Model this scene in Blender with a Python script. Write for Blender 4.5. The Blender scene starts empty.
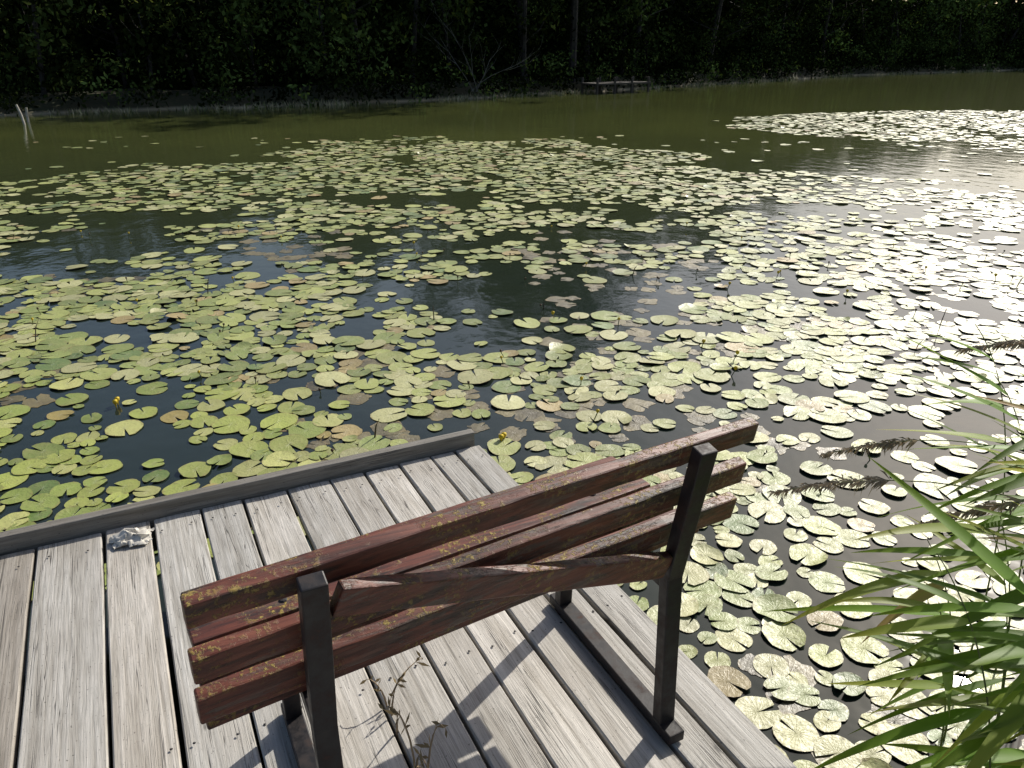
import bpy, math, random
import numpy as np
from mathutils import Vector, Matrix, noise as mnoise
rng=np.random.default_rng(7); random.seed(7)
scene=bpy.context.scene
scene.view_settings.view_transform='Standard'
try: scene.view_settings.look='None'
except: pass
scene.view_settings.exposure=0
ANG=math.radians(26.5); WZ=-0.35
SUN_AZ=math.radians(37); SUN_EL=math.radians(36)

# ------------------------------------------------------------ helpers
def link(o): scene.collection.objects.link(o); return o
def empty(name,rot=0,loc=(0,0,0)):
    e=bpy.data.objects.new(name,None); link(e); e.rotation_euler=(0,0,rot); e.location=loc; e.empty_display_size=.2; return e
def mesh_np(name,V,F,mat=None,parent=None,col=None,uv=None,smooth=False,mats=None,mi=None):
    me=bpy.data.meshes.new(name)
    V=np.asarray(V,dtype=np.float32)
    if isinstance(F,np.ndarray):
        k=F.shape[1]; nf=F.shape[0]
        me.vertices.add(len(V)); me.vertices.foreach_set('co',V.ravel())
        me.loops.add(nf*k); me.loops.foreach_set('vertex_index',F.astype(np.int32).ravel())
        me.polygons.add(nf); me.polygons.foreach_set('loop_start',np.arange(0,nf*k,k,dtype=np.int32))
        me.polygons.foreach_set('loop_total',np.full(nf,k,dtype=np.int32))
        me.update(calc_edges=True)
    else:
        me.from_pydata(V.tolist(),[],[list(f) for f in F])
    if col is not None:
        a=me.color_attributes.new('Col','FLOAT_COLOR','POINT')
        c=np.ones((len(V),4),dtype=np.float32); c[:,:3]=col
        a.data.foreach_set('color',c.ravel())
    if uv is not None:
        l=me.uv_layers.new(name='UVMap')
        vi=np.zeros(len(me.loops),dtype=np.int32); me.loops.foreach_get('vertex_index',vi)
        l.data.foreach_set('uv',np.asarray(uv,dtype=np.float32)[vi].ravel())
    if mats:
        for m in mats: me.materials.append(m)
        if mi is not None: me.polygons.foreach_set('material_index',np.asarray(mi,dtype=np.int32))
    elif mat: me.materials.append(mat)
    if smooth: me.polygons.foreach_set('use_smooth',np.ones(len(me.polygons),dtype=bool))
    me.update()
    o=bpy.data.objects.new(name,me); link(o)
    if parent: o.parent=parent
    return o
class NT:
    def __init__(s,name):
        s.m=bpy.data.materials.new(name); s.m.use_nodes=True; s.t=s.m.node_tree; s.n=s.t.nodes
        s.b=s.n['Principled BSDF']; s.out=s.n['Material Output']
    def N(s,t,**k):
        n=s.n.new(t)
        for a,b in k.items(): setattr(n,a,b)
        return n
    def L(s,a,b): s.t.links.new(a,b)
    def ramp(s,fac,stops,interp='LINEAR'):
        r=s.n.new('ShaderNodeValToRGB'); r.color_ramp.interpolation=interp
        e=r.color_ramp.elements
        while len(e)<len(stops): e.new(.5)
        for i,(p,c) in enumerate(stops):
            e[i].position=p; e[i].color=(c[0],c[1],c[2],1) if hasattr(c,'__len__') else (c,c,c,1)
        s.L(fac,r.inputs[0]); return r.outputs[0]
    def mix(s,f,a,b,mode='MIX'):
        m=s.n.new('ShaderNodeMix'); m.data_type='RGBA'; m.blend_type=mode
        for i,x in ((0,f),(6,a),(7,b)):
            if hasattr(x,'node'): s.L(x,m.inputs[i])
            elif i==0: m.inputs[0].default_value=x
            else: m.inputs[i].default_value=(*x,1)
        return m.outputs[2]
    def math(s,op,a,b=0.):
        m=s.n.new('ShaderNodeMath'); m.operation=op
        for i,x in ((0,a),(1,b)):
            if hasattr(x,'node'): s.L(x,m.inputs[i])
            else: m.inputs[i].default_value=x
        return m.outputs[0]
    def noise(s,vec,scale,detail=4,rough=.55,dist=0):
        n=s.N('ShaderNodeTexNoise'); n.inputs['Scale'].default_value=scale; n.inputs['Detail'].default_value=detail
        n.inputs['Roughness'].default_value=rough; n.inputs['Distortion'].default_value=dist
        if vec is not None: s.L(vec,n.inputs['Vector'])
        return n.outputs['Fac']
    def mapping(s,vec,scale):
        m=s.n.new('ShaderNodeMapping'); m.inputs['Scale'].default_value=scale; s.L(vec,m.inputs[0]); return m.outputs[0]
    def bump(s,h,strength,dist):
        b=s.n.new('ShaderNodeBump'); b.inputs['Strength'].default_value=strength; b.inputs['Distance'].default_value=dist
        s.L(h,b.inputs['Height']); s.L(b.outputs[0],s.b.inputs['Normal']); return b

# ------------------------------------------------------------ materials
def mat_plain(name,c,rough=.8,var=.35,scale=20,bump=True):
    t=NT(name); g=t.N('ShaderNodeTexCoord').outputs['Object']
    n=t.noise(g,scale,4 if bump else 2)
    t.L(t.ramp(n,[(.3,[x*(1-var) for x in c]),(.7,[min(1,x*(1+var)) for x in c])]),t.b.inputs['Base Color'])
    t.b.inputs['Roughness'].default_value=rough
    if bump: t.bump(n,.3,.004)
    return t.m
def mat_diffuse(name,c=None):
    t=NT(name); d=t.N('ShaderNodeBsdfDiffuse')
    if c is None:
        at=t.N('ShaderNodeVertexColor'); at.layer_name='Col'; t.L(at.outputs[0],d.inputs[0])
    else:
        g=t.N('ShaderNodeTexCoord').outputs['Object']; n=t.noise(g,1.5,3)
        t.L(t.ramp(n,[(.3,[x*.3 for x in c]),(.7,[x*1.7 for x in c])]),d.inputs[0])
    t.L(d.outputs[0],t.out.inputs[0]); return t.m
def mat_deck():
    t=NT('weathered_plank_wood'); uv=t.N('ShaderNodeUVMap').outputs[0]
    at=t.N('ShaderNodeVertexColor'); at.layer_name='Col'
    fine=t.noise(t.mapping(uv,(150,6,1)),1,6,.7,.3)
    band=t.noise(t.mapping(uv,(24,1.1,1)),1,4,.55,1.6)
    blot=t.noise(t.mapping(uv,(7,3,1)),1,5,.65)
    c=t.ramp(fine,[(.28,(.26,.25,.225)),(.5,(.50,.485,.45)),(.75,(.64,.62,.58))])
    c2=t.ramp(band,[(.30,(.62,.60,.57)),(.45,(.9,.89,.87)),(.55,(1,1,1)),(.7,(1.12,1.11,1.1))])
    c=t.mix(1.,c,c2,'MULTIPLY')
    c=t.mix(t.ramp(blot,[(.42,0.),(.68,.55)]),c,(.32,.295,.255))
    vo=t.N('ShaderNodeTexVoronoi'); t.L(t.mapping(uv,(16,5,1)),vo.inputs['Vector']); vo.inputs['Scale'].default_value=1
    kn=t.ramp(vo.outputs['Distance'],[(.04,.85),(.1,0.)])
    kmask=t.ramp(t.noise(t.mapping(uv,(5,3,1)),1,2),[(.55,0.),(.6,1.)])
    c=t.mix(t.math('MULTIPLY',kn,kmask),c,(.04,.035,.03))
    sp=t.ramp(t.noise(t.mapping(uv,(160,90,1)),1,2),[(.66,0.),(.72,.75)])
    c=t.mix(sp,c,(.06,.055,.045))
    crack=t.ramp(t.noise(t.mapping(uv,(70,1.1,1)),1,3,.5,.6),[(.480,0.),(.5,.9),(.520,0.)])
    cm=t.ramp(t.noise(t.mapping(uv,(10,2,1)),1,2),[(.47,0.),(.57,1.)])
    ck=t.math('MULTIPLY',crack,cm)
    c=t.mix(ck,c,(.045,.04,.035))
    c=t.mix(1.,c,at.outputs[0],'MULTIPLY')
    t.L(c,t.b.inputs['Base Color']); t.b.inputs['Roughness'].default_value=.58
    t.b.inputs['Specular IOR Level'].default_value=.5
    h=t.math('SUBTRACT',t.math('ADD',fine,band),ck)
    t.bump(h,.55,.0035); return t.m
def mat_benchwood():
    t=NT('worn_red_brown_paint'); g=t.N('ShaderNodeTexCoord').outputs['Object']
    at=t.N('ShaderNodeVertexColor'); at.layer_name='Col'
    off=t.N('ShaderNodeVectorMath',operation='ADD'); t.L(g,off.inputs[0])
    sc=t.N('ShaderNodeVectorMath',operation='SCALE'); t.L(at.outputs[0],sc.inputs[0]); sc.inputs['Scale'].default_value=7
    t.L(sc.outputs[0],off.inputs[1]); g=off.outputs[0]
    n=t.noise(t.mapping(g,(4,70,70)),1,7,.65,.4)
    b=t.noise(t.mapping(g,(7,40,40)),1,6,.7)
    b2=t.noise(t.mapping(g,(2,9,9)),1,4,.6)
    c=t.ramp(n,[(.3,(.026,.009,.006)),(.52,(.125,.033,.018)),(.8,(.25,.085,.048))])
    flake=t.math('MULTIPLY',t.ramp(b,[(.52,0.),(.55,1.)]),t.ramp(b2,[(.44,0.),(.56,.85)]))
    c=t.mix(flake,c,t.ramp(n,[(.3,(.035,.026,.02)),(.7,(.17,.125,.095))]))
    c=t.mix(t.ramp(t.noise(t.mapping(g,(5,26,26)),1,5,.65),[(.54,0.),(.64,.85)]),c,(.016,.010,.008))
    geo=t.N('ShaderNodeNewGeometry'); sx=t.N('ShaderNodeSeparateXYZ'); t.L(geo.outputs['Normal'],sx.inputs[0])
    up=t.ramp(sx.outputs[2],[(.1,.6),(.6,1.)])
    li=t.ramp(t.noise(g,75,5,.75),[(.53,0.),(.59,1.)])
    lm=t.ramp(t.noise(g,7,4),[(.46,0.),(.58,1.)])
    f=t.math('MULTIPLY',t.math('MULTIPLY',li,lm),up)
    c=t.mix(f,c,(.33,.24,.05))
    t.L(c,t.b.inputs['Base Color']); t.b.inputs['Roughness'].default_value=.48
    h=t.math('ADD',n,t.math('SUBTRACT',t.math('MULTIPLY',f,1.5),t.math('MULTIPLY',flake,.6)))
    t.bump(h,.6,.003); return t.m
def mat_metal():
    t=NT('rusty_painted_steel'); g=t.N('ShaderNodeTexCoord').outputs['Object']
    n=t.noise(g,22,6,.7)
    t.L(t.ramp(n,[(.45,(.008,.007,.008)),(.60,(.022,.012,.010)),(.76,(.09,.037,.023))]),t.b.inputs['Base Color'])
    t.L(t.ramp(n,[(.4,.42),(.7,.85)]),t.b.inputs['Roughness']); t.bump(n,.4,.002); return t.m
def mat_water():
    t=NT('pond_water'); g=t.N('ShaderNodeTexCoord').outputs['Object']
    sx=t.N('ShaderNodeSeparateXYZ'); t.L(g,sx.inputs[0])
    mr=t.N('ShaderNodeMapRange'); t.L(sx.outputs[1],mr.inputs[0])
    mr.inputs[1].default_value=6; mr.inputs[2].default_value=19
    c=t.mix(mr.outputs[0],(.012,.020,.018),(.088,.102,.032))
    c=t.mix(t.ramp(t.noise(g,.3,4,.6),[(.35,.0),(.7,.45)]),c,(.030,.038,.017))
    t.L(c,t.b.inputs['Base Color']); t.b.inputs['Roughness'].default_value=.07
    t.b.inputs['IOR'].default_value=1.42
    n1=t.noise(t.mapping(g,(1.6,1.2,1)),2.2,2,.5); n2=t.noise(g,14,1,.5)
    h=t.math('ADD',n1,t.math('MULTIPLY',n2,.15)); t.bump(h,1,.006); return t.m
def mat_pad():
    t=NT('lily_pad_leaf'); uv=t.N('ShaderNodeUVMap').outputs[0]
    g=t.N('ShaderNodeTexCoord').outputs['Object']
    at=t.N('ShaderNodeVertexColor'); at.layer_name='Col'
    sx=t.N('ShaderNodeSeparateXYZ'); t.L(uv,sx.inputs[0])
    ang=t.math('ARCTAN2',sx.outputs[1],sx.outputs[0])
    ln=t.N('ShaderNodeVectorMath',operation='LENGTH'); t.L(uv,ln.inputs[0]); r=ln.outputs['Value']
    nz=t.noise(g,9,3,.6); nf=t.noise(g,60,3,.7)
    vein=t.math('POWER',t.math('ABSOLUTE',t.math('SINE',t.math('MULTIPLY',t.math('ADD',ang,t.math('MULTIPLY',nz,.25)),9.))),14.)
    vein=t.math('MULTIPLY',vein,t.ramp(r,[(.1,1.),(.9,.0)]))
    c=t.mix(t.math('MULTIPLY',vein,.10),at.outputs[0],(.40,.42,.22))
    c=t.mix(t.ramp(nz,[(.42,0.),(.82,.36)]),c,(.34,.30,.11))
    edge=t.math('ADD',r,t.math('MULTIPLY',t.math('SUBTRACT',nf,.5),.7))
    c=t.mix(t.ramp(edge,[(.90,0.),(1.10,.5)]),c,(.23,.16,.055))
    c=t.mix(t.ramp(nf,[(.60,0.),(.69,.65)]),c,(.10,.07,.025))
    t.L(c,t.b.inputs['Base Color'])
    t.L(t.ramp(nf,[(.3,.40),(.7,.62)]),t.b.inputs['Roughness'])
    t.b.inputs['Specular IOR Level'].default_value=1.0
    h=t.math('ADD',t.math('MULTIPLY',vein,.12),t.math('ADD',nz,t.math('MULTIPLY',nf,.45)))
    t.bump(h,.8,.008); return t.m
def mat_leaf(name,trans=.25,rough=.5,veins=False):
    t=NT(name); at=t.N('ShaderNodeVertexColor'); at.layer_name='Col'
    c=at.outputs[0]
    if veins:
        uv=t.N('ShaderNodeUVMap').outputs[0]
        n=t.noise(t.mapping(uv,(14,1,1)),1,3); c=t.mix(t.ramp(n,[(.4,.0),(.7,.35)]),c,(.22,.34,.05))
        n3=t.noise(t.mapping(uv,(5,14,1)),1,4,.7); c=t.mix(t.ramp(n3,[(.66,.0),(.72,.6)]),c,(.24,.17,.06))
        t.b.inputs['Specular IOR Level'].default_value=.3
    t.L(c,t.b.inputs['Base Color']); t.b.inputs['Roughness'].default_value=rough
    if trans>0:
        tr=t.N('ShaderNodeBsdfTranslucent'); t.L(c,tr.inputs[0])
        mx=t.N('ShaderNodeMixShader'); mx.inputs[0].default_value=trans
        t.L(t.b.outputs[0],mx.inputs[1]); t.L(tr.outputs[0],mx.inputs[2]); t.L(mx.outputs[0],t.out.inputs[0])
    return t.m
def mat_ground():
    t=NT('bank_earth'); g=t.N('ShaderNodeTexCoord').outputs['Object']
    n=t.noise(g,.8,6,.65); n2=t.noise(g,8,4)
    c=t.ramp(n,[(.35,(.03,.04,.014)),(.55,(.06,.055,.025)),(.7,(.035,.045,.016))])
    geo=t.N('ShaderNodeSeparateXYZ'); t.L(g,geo.inputs[0])
    zr=t.math('ADD',geo.outputs[2],.35)
    c=t.mix(t.ramp(zr,[(.03,1.),(.09,0.)]),c,(.30,.26,.17))
    t.L(c,t.b.inputs['Base Color']); t.b.inputs['Roughness'].default_value=.95; t.bump(n2,.5,.05); return t.m
M_DECK=mat_deck(); M_BENCH=mat_benchwood(); M_METAL=mat_metal(); M_WATER=mat_water(); M_PAD=mat_pad()
M_FOL=mat_diffuse('tree_foliage'); M_REED=mat_leaf('reed_leaf',.5,.48,True); M_DRY=mat_leaf('dry_stem',.15,.7)
M_BARK=mat_plain('tree_bark',(.04,.034,.028),.9,.5,6,False); M_GROUND=mat_ground()
M_BACKDROP=mat_diffuse('foliage_shadow',(.010,.014,.005))
M_PALE=mat_plain('bleached_wood',(.40,.37,.32),.85,.3,15)
M_DARKW=mat_plain('wet_dark_timber',(.06,.05,.04),.8,.4,15)

# ------------------------------------------------------------ boxes
def beam(name,p0,p1,w,h,mat,parent,side=None,bev=.003,sub=1,rag=0.,tint=None):
    p0=Vector(p0);p1=Vector(p1);d=(p1-p0);L=d.length;d.normalize()
    if side is None: side=Vector((0,0,1)).cross(d)
    side=Vector(side); side=(side-d*side.dot(d)).normalized(); up=d.cross(side).normalized()
    V=[];F=[];seg=max(1,sub)
    for i in range(seg+1):
        c=p0+d*(L*i/seg)
        for a,b in ((-1,-1),(1,-1),(1,1),(-1,1)):
            V.append(c+side*(a*w/2+random.uniform(-rag,rag))+up*(b*h/2+random.uniform(-rag,rag)))
    for i in range(seg):
        o=i*4
        for k in range(4):
            F.append((o+k,o+(k+1)%4,o+4+(k+1)%4,o+4+k))
    F.append((3,2,1,0)); o=seg*4; F.append((o,o+1,o+2,o+3))
    r=tint if tint is not None else random.random()
    ob=mesh_np(name,np.array([tuple(v) for v in V]),F,mat,parent,col=np.tile(np.array([[r,r*.7,r*.3]]),(len(V),1)))
    if bev>0:
        m=ob.modifiers.new('bevel','BEVEL'); m.width=bev; m.segments=2; m.limit_method='ANGLE'; m.angle_limit=math.radians(50)
    return ob

# ------------------------------------------------------------ dock
dock=empty('wooden_dock',ANG)
edges=[-3.1,-2.92,-2.74,-2.57,-2.39,-2.2,-2.03,-1.86,-1.68,-1.5,-1.34,-1.16,-.99,-.82,-.65,-.47,-.26,-.10,.07,.22,.39,.56,.70,.85,.99,1.10,1.225]
V=[];F=[];UV=[];C=[]
Dend=2.765
def plank(x0,x1,y0,y1,zt,th,tint,uo):
    n=14; wob=[(random.uniform(-.0025,.0025),random.uniform(-.0025,.0025)) for _ in range(n+1)]
    cup=random.uniform(-.002,.002)
    b=len(V)
    for i in range(n+1):
        y=y0+(y1-y0)*i/n; a,c_=x0+wob[i][0],x1+wob[i][1]
        zz=zt+.002*math.sin(i*.7+uo)
        ze=-.002 if i in(0,n) else 0
        for k,(px,pz) in enumerate([(a,-th),(a,-.005),(a+.004,0),((a+c_)/2,cup),(c_-.004,0),(c_,-.005),(c_,-th)]):
            V.append((px,y,zz+pz+(ze if 1<k<5 else 0))); UV.append((px+uo, y+uo*3.1+ (pz if k in(0,6) else 0))); C.append(tint)
    for i in range(n):
        for k in range(6):
            o=b+i*7+k; F.append((o,o+1,o+8,o+7))
    return b,n
caps=[]
for i in range(len(edges)-1):
    x0,x1=edges[i]+.004,edges[i+1]-.004
    if random.random()<.35: x1-=.004
    g=random.uniform(.78,1.08); w=random.uniform(-.005,.035)
    if i in (14,): g=.62; w=.04
    b,n=plank(x0,x1,-2.6,Dend-random.uniform(.0,.008),random.uniform(-.003,.003),.032,(g+w,g,g-w),random.uniform(0,9))
    caps.append((b,n))
Fall=[list(f) for f in F]
for b,n in caps:
    Fall.append([b+k for k in range(6,-1,-1)]); o=b+n*7; Fall.append([o+k for k in range(7)])
planks=mesh_np('planks',np.array(V),Fall,M_DECK,dock,col=np.array(C),uv=np.array(UV))
def uvbeam(name,x0,x1,y0,y1,z0,z1,along='x',tint=.8,n=24,rag=.0012):
    Vv=[];Ff=[];Uu=[]
    for i in range(n+1):
        f=i/n
        for a,b in((0,0),(1,0),(1,1),(0,1)):
            r=lambda:random.uniform(-rag,rag)
            if along=='x': p=(x0+(x1-x0)*f,y0+(y1-y0)*a+r(),z0+(z1-z0)*b+r())
            else: p=(x0+(x1-x0)*a+r(),y0+(y1-y0)*f,z0+(z1-z0)*b+r())
            Vv.append(p); s=p[0] if along=='x' else p[1]; t_=(p[1] if along=='x' else p[0])+p[2]
            Uu.append((t_+2,s))
    for i in range(n):
        o=i*4
        for k in range(4):Ff.append((o+k,o+(k+1)%4,o+4+(k+1)%4,o+4+k))
    Ff.append((3,2,1,0));o=n*4;Ff.append((o,o+1,o+2,o+3))
    ob=mesh_np(name,np.array(Vv),Ff,M_DECK,dock,col=np.tile([[tint,tint*.96,tint*.90]],(len(Vv),1)),uv=np.array(Uu))
    m=ob.modifiers.new('bevel','BEVEL');m.width=.004;m.segments=2;m.limit_method='ANGLE';m.angle_limit=math.radians(50)
    return ob
uvbeam('edge_board',-3.1,1.20,Dend+.004,Dend+.046,-.14,.062,'x',.42)
uvbeam('side_fascia',1.190,1.220,-2.6,Dend-.01,-.17,-.04,'y',.5)
for x in (-2.8,-1.6,-.4,.45,1.1):
    beam('stringer',(x,-2.6,-.095),(x,Dend-.01,-.095),.06,.11,M_DARKW,dock)
for x in (-2.7,-1.2,.2,1.1):
    for y in (-1.5,.6,2.55):
        beam('pile',(x+.055,y,-1.3),(x+.055,y,-.05),.1,.1,M_DARKW,dock,side=(1,0,0),bev=.02)
NVv=[];NF=[]
for i in range(len(edges)-1):
    for y in (2.66,1.62,.55):
        for fx in (.22,.78):
            x=edges[i]+(edges[i+1]-edges[i])*fx+random.uniform(-.01,.01); yy=y+random.uniform(-.015,.015); b=len(NVv)
            for k in range(8):
                a=k*math.pi/4; NVv.append((x+.0042*math.cos(a),yy+.0042*math.sin(a),.0045))
            NVv.append((x,yy,.0062))
            for k in range(8): NF.append((b+k,b+(k+1)%8,b+8))
mesh_np('nail_heads',np.array(NVv),NF,M_METAL,dock)

# ------------------------------------------------------------ bench
bench=empty('park_bench',ANG)
KS=.085
def sh(p): p=Vector(p); return Vector((p.x,p.y+KS*(p.x-1.0),p.z))
def backpt(x,z,dy=0):
    return sh((x,1.185-.19*(z-.47)+dy,z))
side_back=Vector((0,-.19,1)).normalized()
for i,(zl,zr,xl,xr,hh) in enumerate(((.810,.800,-.024,1.195,.052),(.685,.684,-.030,1.198,.058),(.586,.574,-.034,1.202,.064))):
    beam('back_slat_%d'%(i+1),backpt(xl,zl,.036),backpt(xr,zr,.036),hh,.030,M_BENCH,bench,side=side_back,bev=.004,sub=22,rag=.0015)
beam('diagonal_brace',backpt(.200,.772,-.012),backpt(.975,.505,-.012),.062,.026,M_BENCH,bench,side=side_back,bev=.004,sub=10,rag=.0012)
for i,y in enumerate((1.31,1.415,1.52,1.625)):
    beam('seat_slat_%d'%(i+1),sh((-.03,y,.475)),sh((1.17,y,.475)),.082,.032,M_BENCH,bench,side=(0,1,0),bev=.004,sub=12,rag=.0008)
for j,x in enumerate((.165,1.0)):
    s=(1,0,0)
    beam('rear_leg_%d'%(j+1),sh((x,1.145,.0)),sh((x,1.172,.47)),.044,.034,M_METAL,bench,side=s)
    beam('back_post_%d'%(j+1),sh((x,1.172,.462)),sh((x,1.104,.830)),.044,.034,M_METAL,bench,side=s)
    beam('front_leg_%d'%(j+1),sh((x,1.655,.0)),sh((x,1.64,.445)),.042,.034,M_METAL,bench,side=s)
    beam('seat_bearer_%d'%(j+1),sh((x,1.16,.44)),sh((x,1.68,.44)),.036,.034,M_METAL,bench,side=s)
    beam('base_bar_%d'%(j+1),sh((x,1.09,.024)),sh((x,1.70,.024)),.046,.030,M_METAL,bench,side=s)
BV=[];BF=[]
def dome(c,n,r,h):
    n=Vector(n).normalized(); a=n.orthogonal().normalized(); b_=n.cross(a); b=len(BV); c=Vector(c)
    for ring,(rr,hh) in enumerate(((1,0),(.75,.7))):
        for k in range(8):
            t=k*math.pi/4; BV.append(tuple(c+a*(rr*r*math.cos(t))+b_*(rr*r*math.sin(t))+n*(hh*h)))
    BV.append(tuple(c+n*h))
    for k in range(8):
        BF.append((b+k,b+(k+1)%8,b+8+(k+1)%8,b+8+k)); BF.append((b+8+k,b+8+(k+1)%8,b+16))
for x in (.165,1.0):
    for z in (.802,.684,.580): dome(backpt(x,z,-.0175),(0,-1,-.19),.009,.006)
    for y in (1.31,1.415,1.52,1.625): dome(sh((x,y,.4915)),(0,0,1),.010,.004)
mesh_np('bolts',np.array(BV),BF,M_METAL,bench)

# ------------------------------------------------------------ terrain / water
bk=np.array([(-90,-20),(-60,4),(-32,17.5),(-15.4,24.8),(-4.8,30.2),(5.1,39),(24.4,58.6),(42.9,71),(70,82),(110,88),(260,95)],float)
def yb(x): return np.interp(x,bk[:,0],bk[:,1])
def ybn(x):
    return yb(x)+.25*np.sin(x*.9)+.2*np.sin(x*2.3+1)+.12*np.sin(x*5.1)
gx=np.concatenate([np.arange(-400,-70,15),np.arange(-70,100,.7),np.arange(100,500,15)])
gy=np.concatenate([np.arange(-300,-12,12),np.arange(-12,0,.8),np.arange(0,16,2),np.arange(16,95,.7),np.arange(95,600,15)])
X,Y=np.meshgrid(gx,gy); 
d=(Y-ybn(X))*.72
d2=(-3.6-.4*np.sin(X*.8)-Y)
dd=np.maximum(d,d2)
Z=np.where(dd<0,np.maximum(-1.4,WZ+dd*.35),WZ+np.minimum(dd*.30,.45)+np.clip(dd-4,0,60)*.03)
Z+= .05*np.sin(X*1.7+Y*.6)*np.sin(Y*1.3-.4*X)*(dd>0.5)
ny,nx=X.shape
idx=np.arange(nx*ny).reshape(ny,nx)
Fg=np.stack([idx[:-1,:-1],idx[:-1,1:],idx[1:,1:],idx[1:,:-1]],-1).reshape(-1,4)
mesh_np('ground',np.stack([X,Y,Z],-1).reshape(-1,3),Fg,M_GROUND,smooth=True)
mesh_np('pond_water',[(-120,-30,WZ),(300,-30,WZ),(300,110,WZ),(-120,110,WZ)],[(0,1,2,3)],M_WATER)

# ------------------------------------------------------------ lily pads
def inpoly(x,y,P):
    c=False;n=len(P);j=n-1
    for i in range(n):
        if (P[i][1]>y)!=(P[j][1]>y) and x<(P[j][0]-P[i][0])*(y-P[i][1])/(P[j][1]-P[i][1])+P[i][0]: c=not c
        j=i
    return c
mainP=[(-14,1),(-13,7),(-12.5,11.8),(-7.2,13.2),(-4.4,14.8),(-4.2,18.0),(-1.5,18.6),(1.5,17.8),(3.2,15.5),(3.9,13.6),(7.5,12.0),(9.5,12.6),(16,11.5),(16,1),(5,-2.5),(1.6,-2.5),(1.6,0),(-3,0),(-6,-1)]
farP=[(5.5,22.8),(9,25.5),(15,26.5),(24,26),(24,15.5),(12,14.6),(9.2,16.2),(7.8,18.2),(6.2,20.3)]
pools=[(-2.7,8.0,1.5,.42),(-4.4,7.1,1.0,.35),(.35,6.4,1.15,.5),(-.15,5.2,.7,.28),(-4.6,9.6,1.7,.45),(-1.2,4.35,.55,.16),(1.4,5.5,.5,.2),(-2.9,5.6,.7,.22),(1.2,8.6,1.0,.4),(-1.4,10.8,1.2,.4),(3.6,10.2,1.2,.4),(-7.5,8.2,1.3,.4),(2.6,4.0,.35,.25),(3.7,6.1,.5,.3),(5.6,8.6,.9,.35),(-3.4,3.95,.5,.15)]
ca,sa=math.cos(ANG),math.sin(ANG)
cell=.3; grid={}; pads=[]
def try_pad(x,y,r,ov):
    gx_,gy_=int(x//cell),int(y//cell)
    for i in range(gx_-1,gx_+2):
        for j in range(gy_-1,gy_+2):
            for (a,b,rr) in grid.get((i,j),()):
                if (a-x)**2+(b-y)**2<((rr+r)*ov)**2: return False
    grid.setdefault((gx_,gy_),[]).append((x,y,r)); return True
def dens(x,y):
    return mnoise.noise(Vector((x*.75,y*.55,3.1)))+.7*mnoise.noise(Vector((x*2.1,y*1.8,9.)))
for k in range(105000):
    q=random.random()
    if q<.3: x=random.uniform(-6,7);y=random.uniform(-1,7);P=mainP
    elif q<.85: x=random.uniform(-14,16);y=random.uniform(-2.5,19);P=mainP
    else: x=random.uniform(5,24);y=random.uniform(14,27);P=farP
    wx=x+.8*mnoise.noise(Vector((x*.8,y*.8,0)));wy=y+1.1*mnoise.noise(Vector((x*.7,y*.7,5)))
    if not inpoly(wx,wy,P):
        if not(y>9 and y<21 and random.random()<.008 and abs(x)<14): continue
    E=x*ca+y*sa; D=-x*sa+y*ca
    if E<1.32 and D<2.93: continue
    r=random.uniform(.052,.112) if y<4.5 else random.uniform(.06,.122)
    if x>.6 and y<3.0: r=random.uniform(.045,.085)
    if random.random()<.18: r*=.62
    n=dens(x,y)
    thr=-.05
    if x<-1 and y<5: thr=-.22
    if x>2.2: thr=-.36
    if x>.6 and y<3.2: thr=-.42
    if y>6: thr=min(thr,-.10)
    if y>9: thr=-.32
    if E<.7 and D<3.6: thr=-.8; n=max(n,.2)
    if (x-.95)**2/.5+(y-3.95)**2/.14<1 : thr=.6
    if (x-1.5)**2/.3+(y-4.4)**2/.08<1 : thr=.6
    if (x+.35)**2/.7+(y-3.95)**2/.06<1: thr=.3
    pk=0
    for (a,b_,rx,ry) in pools:
        ux=x+.5*mnoise.noise(Vector((x*1.5,y*1.5,31))); uy=y+.35*mnoise.noise(Vector((x*1.5,y*1.5,41)))
        if ((ux-a)/rx)**2+((uy-b_)/ry)**2<1: pk=1;break
    if pk and random.random()<.965: continue
    if n<thr and random.random()<(.965 if y>6 else .93): continue
    ov=.82 if n<.0 else .62
    if try_pad(x,y,r,ov): pads.append((x,y,r,n,0))
for k in range(1500):
    x=random.uniform(-8,5);y=random.uniform(1.5,9)
    E=x*ca+y*sa; D=-x*sa+y*ca
    if E<1.32 and D<2.95: continue
    if mnoise.noise(Vector((x*.6,y*.6,20)))<.05: continue
    pads.append((x,y,random.uniform(.05,.10),0,1))
nseg=20
PV=[];PU=[];PC=[];rings=(.34,.7,1.)
nv=1+len(rings)*(nseg+1)
tri=[];quad=[]
for i in range(nseg):
    tri.append((0,1+i,2+i))
    for q in range(len(rings)-1):
        a=1+q*(nseg+1)+i; b=a+nseg+1; quad.append((a,b,b+1,a+1))
tri=np.array(tri);quad=np.array(quad)
T=[];Q=[]
pal=[((.20,.245,.06),.30),((.30,.33,.09),.38),((.40,.395,.18),.22),((.12,.18,.045),.05),((.31,.235,.09),.05)]
pc=np.array([p[0] for p in pal]);pw=np.array([p[1] for p in pal]);pw/=pw.sum()
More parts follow.
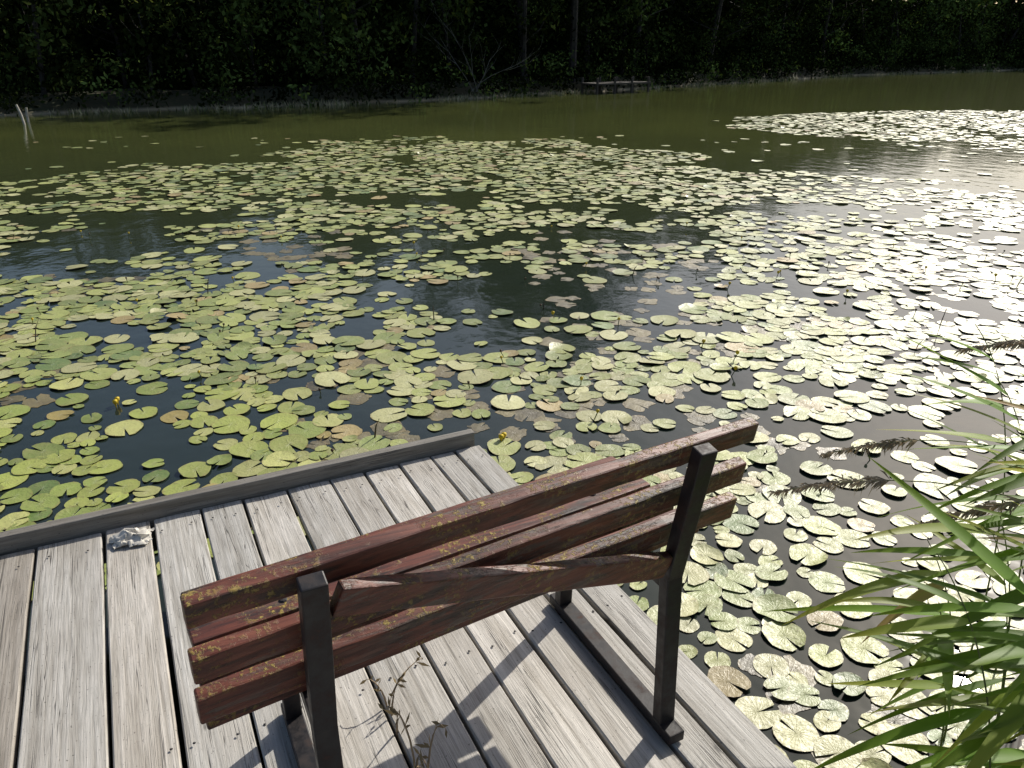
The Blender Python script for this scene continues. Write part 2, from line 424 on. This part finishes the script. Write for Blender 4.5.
for (x,y,r,n,old) in pads:
    rot=random.uniform(0,2*math.pi); notch=random.uniform(.08,.22)
    th=np.linspace(notch,2*math.pi-notch,nseg+1)
    ph=rng.uniform(0,6.28,4)
    rad=1+.035*np.sin(3*th+ph[0])+.025*np.sin(5*th+ph[1])+rng.normal(0,.012,nseg+1)
    if old: rad*=1+.12*np.sin(4*th+ph[2])+rng.normal(0,.07,nseg+1)
    rad*=1-.10*np.exp(-((np.minimum(th,2*math.pi-th)-notch)/.16)**2)*rng.uniform(.4,1.6)
    ell=rng.uniform(.84,1.0)
    tilt=rng.normal(0,.03,2)
    fold=rng.random()
    lift=rng.uniform(.002,.007)
    cx=[0.];cy=[0.];cz=[0.]
    curl=rng.uniform(0,.025)
    wav=rng.uniform(.004,.03)
    if fold<.03: curl=rng.uniform(.04,.10); wav=.04
    if old: curl=0;wav=.0;fold=.5;tilt=tilt*0;lift=.001
    for rr in rings:
        px=rr*rad*np.cos(th)*1.0; py=rr*rad*np.sin(th)*ell
        pz=curl*rr**4+wav*rr**2*np.sin(2*th+ph[2])+.5*wav*rr**3*np.sin(5*th+ph[3])
        if fold>.975: pz=pz+np.maximum(0,px*math.cos(ph[0])+py*math.sin(ph[0])-.5)*rng.uniform(.2,.6)
        cx+=px.tolist();cy+=py.tolist();cz+=pz.tolist()
    cx=np.array(cx);cy=np.array(cy);cz=np.array(cz)
    z=WZ+lift+r*(cz+wav*.7+abs(tilt[0])*.5+abs(tilt[1])*.5+cx*tilt[0]+cy*tilt[1]); z=np.maximum(z,WZ+.0012+(0 if old else .001))
    c,s=math.cos(rot),math.sin(rot)
    b=len(PV)*nv
    if old: z=z+random.uniform(0,.0012)
    PV.append(np.stack([x+r*(c*cx-s*cy),y+r*(s*cx+c*cy),z],1)); PU.append(np.stack([cx,cy],1))
    if old: col=np.array([.10,.08,.035])*rng.uniform(.4,1.5)
    else:
        col=pc[rng.choice(len(pc),p=pw)]*rng.uniform(.75,1.2)
        if x<-1 and y<4.5: col=col*np.array([1.0,1.03,.72])
    PC.append(np.tile(col,(nv,1)))
    T.append(tri+b);Q.append(quad+b)
PV=np.concatenate(PV);PU=np.concatenate(PU);PC=np.concatenate(PC);T=np.concatenate(T);Q=np.concatenate(Q)
def mesh_mixed(name,V,T,Q,mat,col,uv,smooth=True):
    me=bpy.data.meshes.new(name); me.vertices.add(len(V)); me.vertices.foreach_set('co',V.astype(np.float32).ravel())
    L=np.concatenate([T.ravel(),Q.ravel()]).astype(np.int32)
    me.loops.add(len(L)); me.loops.foreach_set('vertex_index',L)
    st=np.concatenate([np.arange(len(T))*3,len(T)*3+np.arange(len(Q))*4]).astype(np.int32)
    me.polygons.add(len(st)); me.polygons.foreach_set('loop_start',st)
    me.polygons.foreach_set('loop_total',np.concatenate([np.full(len(T),3),np.full(len(Q),4)]).astype(np.int32))
    me.update(calc_edges=True)
    a=me.color_attributes.new('Col','FLOAT_COLOR','POINT');c=np.ones((len(V),4),np.float32);c[:,:3]=col;a.data.foreach_set('color',c.ravel())
    l=me.uv_layers.new(name='UVMap');l.data.foreach_set('uv',uv.astype(np.float32)[L].ravel())
    me.materials.append(mat)
    if smooth: me.polygons.foreach_set('use_smooth',np.ones(len(st),bool))
    me.update(); o=bpy.data.objects.new(name,me); return link(o)
mesh_mixed('lily_pads',PV,T,Q,M_PAD,PC,PU)

def tube(V,F,C,pts,rads,col,k=6):
    pts=[Vector(p) for p in pts]; b=len(V)
    for i,p in enumerate(pts):
        d=(pts[min(i+1,len(pts)-1)]-pts[max(i-1,0)]).normalized(); a=d.orthogonal().normalized() if abs(d.z)<.9 else d.cross(Vector((0,1,0))).normalized(); e=d.cross(a)
        for j in range(k):
            t=j*2*math.pi/k; V.append(tuple(p+a*(rads[i]*math.cos(t))+e*(rads[i]*math.sin(t)))); C.append(col)
    for i in range(len(pts)-1):
        for j in range(k): F.append((b+i*k+j,b+i*k+(j+1)%k,b+(i+1)*k+(j+1)%k,b+(i+1)*k+j))
V=[];F=[];C=[]
for k in range(110):
    x=random.uniform(-6,6);y=random.uniform(2.5,9);E=x*ca+y*sa;D=-x*sa+y*ca
    if E<1.35 and D<2.95: continue
    h=random.uniform(.02,.06); lx,ly=random.uniform(-.03,.03),random.uniform(-.03,.03)
    tube(V,F,C,[(x,y,WZ-.02),(x+lx,y+ly,WZ+h)],[.003,.003],(.10,.12,.03))
    yel=random.random()<.3; cc=(.65,.48,.03) if yel else (.10,.06,.03)
    s=random.uniform(.008,.013) if yel else .008
    tube(V,F,C,[(x+lx,y+ly,WZ+h-.004),(x+lx,y+ly,WZ+h+s*.5),(x+lx,y+ly,WZ+h+s*1.5),(x+lx,y+ly,WZ+h+s*1.9)],[s*.3,s,s*1.05,s*.3],cc,8)
for (x,y) in ((-.03,3.72),(-2.3,4.15),(.32,2.66)):
    for q in range(2):
        xx=x+random.uniform(-.03,.03); s=.013; y2=y+random.uniform(-.03,.03)
        tube(V,F,C,[(xx,y2,WZ),(xx,y2,WZ+.02),(xx,y2,WZ+.03),(xx,y2,WZ+.045),(xx,y2,WZ+.05)],[.003,.006,s,s*1.1,s*.2],(.7,.52,.03),8)
mesh_np('water_lily_flowers',np.array(V),F,M_DRY,col=np.array(C),smooth=True)
V=[];F=[];C=[]
for (x,y,l) in ((3.0,5.2,.28),(2.75,5.0,.12),(-.6,5.7,.15),(.25,6.0,.12),(-3.4,5.2,.2),(-2.6,6.4,.2),(4.4,6.6,.2),(1.1,7.0,.14),(-.75,3.75,.16)):
    a=random.uniform(0,6.28);t=random.uniform(.1,.7)
    tube(V,F,C,[(x,y,WZ-.05),(x+l*t*.5*math.cos(a),y+l*t*.5*math.sin(a),WZ+l*.5),(x+l*t*math.cos(a),y+l*t*math.sin(a),WZ+l*.8)],[.005,.004,.002],(.07,.05,.03))
mesh_np('broken_reed_stalks',np.array(V),F,M_DRY,col=np.array(C))

# ------------------------------------------------------------ distant trees
dt=empty('distant_trees')
seg=np.linspace(-60,95,3000); yy=yb(seg); ds=np.hypot(np.diff(seg),np.diff(yy)); S=np.concatenate([[0],np.cumsum(ds)])
def bankpt(s,off):
    x=np.interp(s,S,seg);y=np.interp(s,S,yy);x2=np.interp(s+.5,S,seg);y2=np.interp(s+.5,S,yy)
    tx,ty=x2-x,y2-y;l=math.hypot(tx,ty)+1e-6; return x-ty/l*off,y+tx/l*off
def hfun(x):
    return float(np.interp(x,[-60,-20,-14,-9,-6.5,-4,-1,1,3,5,8,12,16,30,95],[6.5,5.4,4.9,4.9,5.8,8.5,7,12,13,10,9.5,10.5,7.5,6.5,6.8]))
TV=[];TF=[];TC=[]; clumps=[]
s=0.
while s<S[-1]:
    xs=np.interp(s,S,seg); near=-28<xs<62
    for row,off in enumerate((2.6,6.0)):
        if not near and row: continue
        so=s+random.uniform(-1.3,1.3); x,y=bankpt(so,off+random.uniform(-1,1.4)); H=hfun(x)*random.uniform(.8,1.18)*(1+.04*row)
        r0=H*.009*random.uniform(.6,1.4)+.02; lx,ly=random.uniform(-.14,.14)*H,random.uniform(-.14,.03)*H
        pts=[(x,y,-.2),(x+lx*.2+random.uniform(-.2,.2),y+ly*.2,H*.3),(x+lx*.6+random.uniform(-.3,.3),y+ly*.6,H*.6),(x+lx,y+ly,H*.93)]
        tube(TV,TF,TC,pts,[r0*1.3,r0,r0*.7,r0*.15],(0,0,0),6)
        for q in range(6):
            f0=random.uniform(.15,.8); bx,by,bz=x+lx*f0,y+ly*f0,H*f0; a=random.uniform(0,6.28); L=H*.28*(1.1-f0*.6)
            e=(bx+L*math.cos(a),by+L*math.sin(a),bz+L*random.uniform(.3,.9)); m=(bx+L*.5*math.cos(a),by+L*.5*math.sin(a),bz+L*.2)
            tube(TV,TF,TC,[(bx,by,bz),m,e],[r0*.5,r0*.3,r0*.08],(0,0,0),4)
        nc=int(20+H*1.8); W=H*.24; tb=random.choice((.3,.5,.8,1.,1.9))
        for q in range(nc):
            f0=random.random(); zz=H*(.15+.85*f0); a=random.uniform(0,6.28); w=W*math.sqrt(max(.05,1-(2*abs(f0-.42))**2*.8))*random.uniform(.3,1.15)
            hi=zz>4.5
            bb=tb*random.uniform(.35,1.7)
            if random.random()<.05: bb*=2.6  # a few clumps get a lighter leaf colour to look sunlit
            clumps.append((x+lx*f0+w*math.cos(a),y+ly*f0+w*math.sin(a),zz,.45 if hi else .36,22 if hi else 40,.24 if hi else .125,bb))
    for q in range(24 if near else 8):
        so=s+random.uniform(-1.2,1.2); off=random.uniform(-.25,2.8); x,y=bankpt(so,off)
        zz=random.uniform(0,1)*(.7+max(off,0)*1.2)
        clumps.append((x,y,zz+WZ+.15,.27,46,.085,random.choice((.2,.4,.8,2.6))*random.uniform(.6,1.3)))
    s+=2.1
cl=np.array(clumps); cnt=cl[:,4].astype(int)
R=np.repeat(cl,cnt,axis=0); n=len(R)
cen=R[:,:3]+rng.normal(0,1,(n,3))*R[:,3:4]*np.array([1,1,.75]); cen[:,2]=np.maximum(cen[:,2],WZ+.02)
u=rng.normal(0,1,(n,3));u/=np.linalg.norm(u,axis=1)[:,None];w=rng.normal(0,1,(n,3));v=np.cross(u,w);v/=np.linalg.norm(v,axis=1)[:,None]
sz=R[:,5:6]*rng.uniform(.6,1.4,(n,1))
LV=np.stack([cen-u*sz,cen+v*sz*.5,cen+u*sz,cen-v*sz*.5],1).reshape(-1,3)
base=np.array([.036,.052,.014]); col=base*R[:,6:7]*rng.uniform(.6,1.4,(n,1)); yel=rng.random(n)<.05; col[yel]*=np.array([1.8,1.5,1.]); col=np.repeat(col,4,axis=0)
mesh_np('foliage',LV,np.arange(n*4).reshape(-1,4),M_FOL,dt,col=col)
mesh_np('trunks_and_limbs',np.array(TV),TF,M_BARK,dt)
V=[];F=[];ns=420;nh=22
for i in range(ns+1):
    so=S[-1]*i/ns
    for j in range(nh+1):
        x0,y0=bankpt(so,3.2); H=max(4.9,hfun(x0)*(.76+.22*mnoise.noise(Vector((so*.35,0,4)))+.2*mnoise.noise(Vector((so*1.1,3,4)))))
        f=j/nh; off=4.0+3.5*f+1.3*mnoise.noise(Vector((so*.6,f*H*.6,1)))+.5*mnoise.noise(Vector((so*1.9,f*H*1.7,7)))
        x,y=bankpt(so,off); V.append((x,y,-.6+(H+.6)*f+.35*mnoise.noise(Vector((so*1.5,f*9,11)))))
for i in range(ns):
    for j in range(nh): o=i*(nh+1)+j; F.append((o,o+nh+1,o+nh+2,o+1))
mesh_np('thicket_backdrop',np.array(V),F,M_BACKDROP,dt)  # dark backing wall added behind the leaves to block the sky
GV=[];GC=[]
for k in range(13000):
    so=random.uniform(0,S[-1]); off=random.gauss(-.05,.2); x,y=bankpt(so,off)
    cl_=mnoise.noise(Vector((so*.25,0,0)))
    if cl_<-.1 and random.random()<.8: continue
    h=random.uniform(.05,.2)*(1.+cl_); a=random.uniform(0,6.28); w=.02; lx,ly=random.uniform(-.15,.15),random.uniform(-.15,.15)
    dx,dy=w*math.cos(a),w*math.sin(a)
    GV+=[(x-dx,y-dy,WZ-.02),(x+dx,y+dy,WZ-.02),(x+lx,y+ly,WZ+h)]
    g=random.uniform(.6,1.3); c=(.5*g,.45*g,.28*g) if random.random()<.6 else (.13*g,.17*g,.05*g); GC+=[c]*3
mesh_np('shore_grass',np.array(GV),np.arange(len(GV)).reshape(-1,3),M_DRY,col=np.array(GC))
M_BARKP=mat_plain('dry_branch_bark',(.13,.12,.10),.9,.4,8,False)
def dead(name,x,y,z,H,n,seed,r0=.05):
    random.seed(seed); V=[];F=[];C=[]
    def br(p,d,L,r,lev):
        pts=[p];q=p.copy();dd=d.copy()
        for i in range(4):
            dd=(dd+Vector((random.uniform(-.25,.25),random.uniform(-.25,.25),random.uniform(-.1,.18)))).normalized(); q=q+dd*(L/4); pts.append(q.copy())
        tube(V,F,C,pts,[r*(1-.2*i) for i in range(5)],(0,0,0),5)
        if lev>0:
            for i in range(3): br(pts[random.randint(1,4)],(dd+Vector((random.uniform(-.9,.9),random.uniform(-.6,.6),random.uniform(-.2,.6)))).normalized(),L*.55,r*.5,lev-1)
    for i in range(n):
        a=-.9+1.8*i/max(1,n-1); br(Vector((x+random.uniform(-.3,.3),y,z)),Vector((math.sin(a),random.uniform(-.3,.1),math.cos(a)*.9+.2)).normalized(),H*random.uniform(.6,1),r0,2)
    return mesh_np(name,np.array(V),F,M_BARKP)
dead('bare_shrub',-1.6,33.0,-.1,2.6,4,5,.026)
random.seed(21)
for (x,y,h,l) in ((-13.0,21.9,.5,-.14),(-13.35,22.6,.38,.05)):
    V=[];F=[];C=[];tube(V,F,C,[(x,y,WZ-.4),(x+l*.5,y,WZ+h*.5),(x+l,y,WZ+h)],[.036,.032,.03],(0,0,0),8)
    mesh_np('wooden_stake',np.array(V),F,M_PALE)
fp=empty('fishing_platform',math.radians(35),(4.6,37.0,0))
beam('deck',(-1.6,0,.05),(1.6,0,.05),1.1,.07,M_DARKW,fp)
for x in (-1.5,-.5,.5,1.5):
    for y in (-.5,.5): beam('pile',(x,y,-1.),(x,y,.3),.08,.08,M_DARKW,fp,side=(1,0,0))

# ------------------------------------------------------------ reeds
reeds=empty('reed_clump')
RV=[];RU=[];RC=[];RF=[]; SV=[];SF=[];SC=[]; HV=[];HF=[];HC=[]
def blade(p,d,L,w,droop,col,twist=0.):
    p=Vector(p);d=Vector(d).normalized();n=14;q=p.copy();b=len(RV);uo=random.uniform(0,20)
    for i in range(n+1):
        f=i/n
        sd=d.cross(Vector((0,0,1))); 
        if sd.length<1e-3: sd=Vector((1,0,0))
        sd.normalize(); nn=sd.cross(d).normalized(); tw=twist*(f-.2)
        sd2=sd*math.cos(tw)+nn*math.sin(tw); nn2=nn*math.cos(tw)-sd*math.sin(tw)
        ww=w*min(1,(f*5+.35))*max(0,1-f**1.5)+.0004
        RV.append(tuple(q-sd2*ww/2+nn2*ww*.12)); RV.append(tuple(q)); RV.append(tuple(q+sd2*ww/2+nn2*ww*.12))
        for s_ in (-1,0,1): RU.append((uo+s_*.5,f*4+uo)); RC.append((col[0]*(1+.5*f*f),col[1],col[2]))
        if i<n:
            q=q+d*(L/n); d=(d+Vector((0,0,-droop/n))).normalized()
    for i in range(n):
        for s_ in (0,1):
            o=b+i*3+s_; RF.append((o,o+1,o+4,o+3))
def bez(P,n):
    out=[];P=[Vector(p) for p in P]
    for i in range(n+1):
        t=i/n;Q=P[:]
        while len(Q)>1: Q=[Q[k].lerp(Q[k+1],t) for k in range(len(Q)-1)]
        out.append(Q[0])
    return out
def plume(pts,L=.14):
    for k in range(240):
        f=random.random(); i=f*(len(pts)-1); a=int(min(i,len(pts)-2)); p=pts[a].lerp(pts[a+1],i-a)
        back=(pts[a+1]-pts[a]).normalized(); dd=(back+Vector((random.uniform(-.9,.9),random.uniform(-.9,.9),random.uniform(-1.1,.5)))).normalized()
        l=random.uniform(.015,.042)*(1.2-f*.6); sd=dd.orthogonal().normalized(); w=.0028
        b=len(HV); q=p+dd*l+Vector((0,0,-.008))
        HV.extend([tuple(p-sd*w*.4),tuple(p+dd*l*.6-sd*w),tuple(q),tuple(p+dd*l*.6+sd*w)]); HF.append((b,b+1,b+2,b+3))
        g=random.uniform(.6,1.4); HC.extend([(.36*g,.27*g,.16*g)]*4)
def leafcol():
    g=random.uniform(.65,1.4); q=random.random()
    return (.14*g,.27*g,.025*g) if q<.72 else ((.28*g,.38*g,.05*g) if q<.96 else (.3*g,.24*g,.1*g))
def reed(P,leafs=6,w=.022,L=.42,plm=False,f0=.3,f1=.95,zb=0.,aim=1.03,dr=(.1,.55),zs=(-.5,.4)):
    pts=bez(P,18); k=len(pts)
    tube(SV,SF,SC,pts,[.0034*(1-.7*i/k) for i in range(k)],(.16,.19,.06),6)
    for i in range(leafs):
        f=f0+(f1-f0)*(i+random.random()*.5)/leafs; p=pts[int(f*(k-1))]; t=(pts[min(k-1,int(f*(k-1))+1)]-p)
        t=t.normalized() if t.length>0 else Vector((0,0,1))
        az=random.gauss(math.pi*aim,.40)
        out=Vector((math.cos(az),math.sin(az),0)); d=(t*.25+out*random.uniform(.9,1.3)+Vector((0,0,zb+random.uniform(*zs)))).normalized()
        blade(p,d,L*random.uniform(.6,1.25),w*random.uniform(.6,1.25),random.uniform(*dr),leafcol(),random.uniform(-.7,.7))
    if plm: plume(pts[-4:])
random.seed(33)
reed([(2.0,1.45,WZ),(1.75,1.5,.5),(1.3,1.7,.72),(.74,1.90,.44)],1,.022,.30,True,f0=.2,f1=.5)
reed([(2.1,1.5,WZ),(1.9,1.5,.6),(1.5,1.6,.75),(1.04,1.70,.46)],1,.022,.30,True,f0=.2,f1=.5)
reed([(2.6,2.1,WZ),(2.4,2.2,.5),(2.0,2.35,.85),(1.50,2.44,.66)],1,.02,.3,True,f0=.2,f1=.6)
reed([(2.2,1.9,WZ),(2.0,1.95,.4),(1.5,2.05,.66),(.96,2.12,.44)],1,.02,.30,True,f0=.2,f1=.5)
for k in range(15):
    bx,by=random.gauss(1.36,.10),random.gauss(1.42,.18)
    if bx*ca+by*sa<1.6: bx+=.2
    h=random.uniform(.55,1.0); lx=random.uniform(-.26,-.05)
    reed([(bx,by,WZ),(bx-.02,by,WZ+h*.5),(bx+lx*.6,by+.03,WZ+h*.85),(bx+lx,by+random.uniform(-.1,.15),WZ+h)],5,.042,.42,False,f0=.3,zb=-.12)
for k in range(12):
    bx,by=random.gauss(1.66,.10),random.gauss(1.82,.17); h=random.uniform(.98,1.26)
    reed([(bx,by,WZ),(bx,by,WZ+h*.5),(bx-.1,by,WZ+h*.85),(bx-.27,by,WZ+h)],5,.042,.40,False,f0=.5,zs=(-.45,.7))
mesh_np('leaves',np.array(RV),RF,M_REED,reeds,col=np.array(RC),uv=np.array(RU),smooth=True)
mesh_np('stems',np.array(SV),SF,M_DRY,reeds,col=np.array(SC),smooth=True)
mesh_np('seed_heads',np.array(HV),HF,M_DRY,reeds,col=np.array(HC))

# ------------------------------------------------------------ dry weed, rag
random.seed(4)
V=[];F=[];C=[]
for k in range(11):
    x,y=.395+random.uniform(-.004,.004),random.uniform(1.10,1.55); h=random.uniform(.08,.3)
    l1,l2=random.uniform(-.1,.12),random.uniform(-.15,.05)
    pts=bez([(x,y,-.03),(x,y,h*.6),(x+l1*.6,y+l2*.5,h),(x+l1,y+l2,h*.85)],7)
    g=random.uniform(.6,1.2);tube(V,F,C,[tuple(p) for p in pts],[.003,.0026,.0026,.0022,.002,.0016,.0012,.0008],(.34*g,.24*g,.14*g),5)
    for q in range(7):
        p=random.choice(pts[3:]); d=Vector((random.uniform(-1,1),random.uniform(-1,1),random.uniform(-.3,.8))).normalized()*random.uniform(.012,.045)
        sd=d.orthogonal().normalized()*.004; b=len(V); V+= [tuple(p),tuple(p+d*.5+sd),tuple(p+d),tuple(p+d*.5-sd)]; C+=[(.26*g,.19*g,.09*g)]*4; F.append((b,b+1,b+2,b+3))
wd=mesh_np('dry_weed',np.array(V),F,M_DRY,col=np.array(C)); wd.rotation_euler=(0,0,ANG)
n=30;V=[];F=[]
for i in range(n+1):
    for j in range(n+1):
        a,b=i/n-.5,j/n-.5; p=Vector((a*3,b*3,1.7)); fall=max(0,1-(2*math.hypot(a,b))**2)
        z=(.35+.9*abs(mnoise.noise(p*1.3)))*.045*fall+abs(mnoise.noise(p*3))*.012
        m=max(abs(a),abs(b)); l=math.hypot(a,b)+1e-6; q_=m/l; rr=(1-.3*abs(mnoise.noise(Vector((a*3,b*3,8)))))
        V.append((a*q_*.16*rr+.022*mnoise.noise(p*2),b*q_*.11*rr+.022*mnoise.noise(p*1.6+Vector((3,0,0))),.003+z))
for i in range(n):
    for j in range(n): o=i*(n+1)+j; F.append((o,o+1,o+n+2,o+n+1))
rag=mesh_np('crumpled_rag',np.array(V),F,mat_plain('faded_cloth',(.55,.52,.46),.9,.3,40),smooth=True)
Dr,Er=2.655,-.17; rag.location=(Er*ca-Dr*sa,Er*sa+Dr*ca,.003); rag.rotation_euler=(0,0,.3)

# ------------------------------------------------------------ world, sun, camera
w=bpy.data.worlds.new('World'); scene.world=w; w.use_nodes=True
nt=w.node_tree; sky=nt.nodes.new('ShaderNodeTexSky'); sky.sky_type='NISHITA'; sky.sun_disc=False
sky.sun_elevation=SUN_EL; sky.sun_rotation=SUN_AZ; sky.dust_density=3.; sky.air_density=1.0; sky.ozone_density=2.
bg=nt.nodes['Background']; nt.links.new(sky.outputs[0],bg.inputs[0]); bg.inputs[1].default_value=.105
sd=bpy.data.lights.new('sun','SUN'); sd.energy=5; sd.angle=math.radians(.5); sd.color=(1,.95,.86)
so=bpy.data.objects.new('sun',sd); link(so)
dirs=Vector((math.cos(SUN_EL)*math.sin(SUN_AZ),math.cos(SUN_EL)*math.cos(SUN_AZ),math.sin(SUN_EL)))
so.rotation_euler=dirs.to_track_quat('Z','Y').to_euler(); so.location=dirs*30
cam=bpy.data.cameras.new('camera'); cam.sensor_width=36; cam.lens=27.42; cam.clip_end=2000; cam.clip_start=.02
co=bpy.data.objects.new('camera',cam); link(co); co.location=(0,0,1.6); co.rotation_euler=(math.radians(90-23.5),0,0)
scene.camera=co
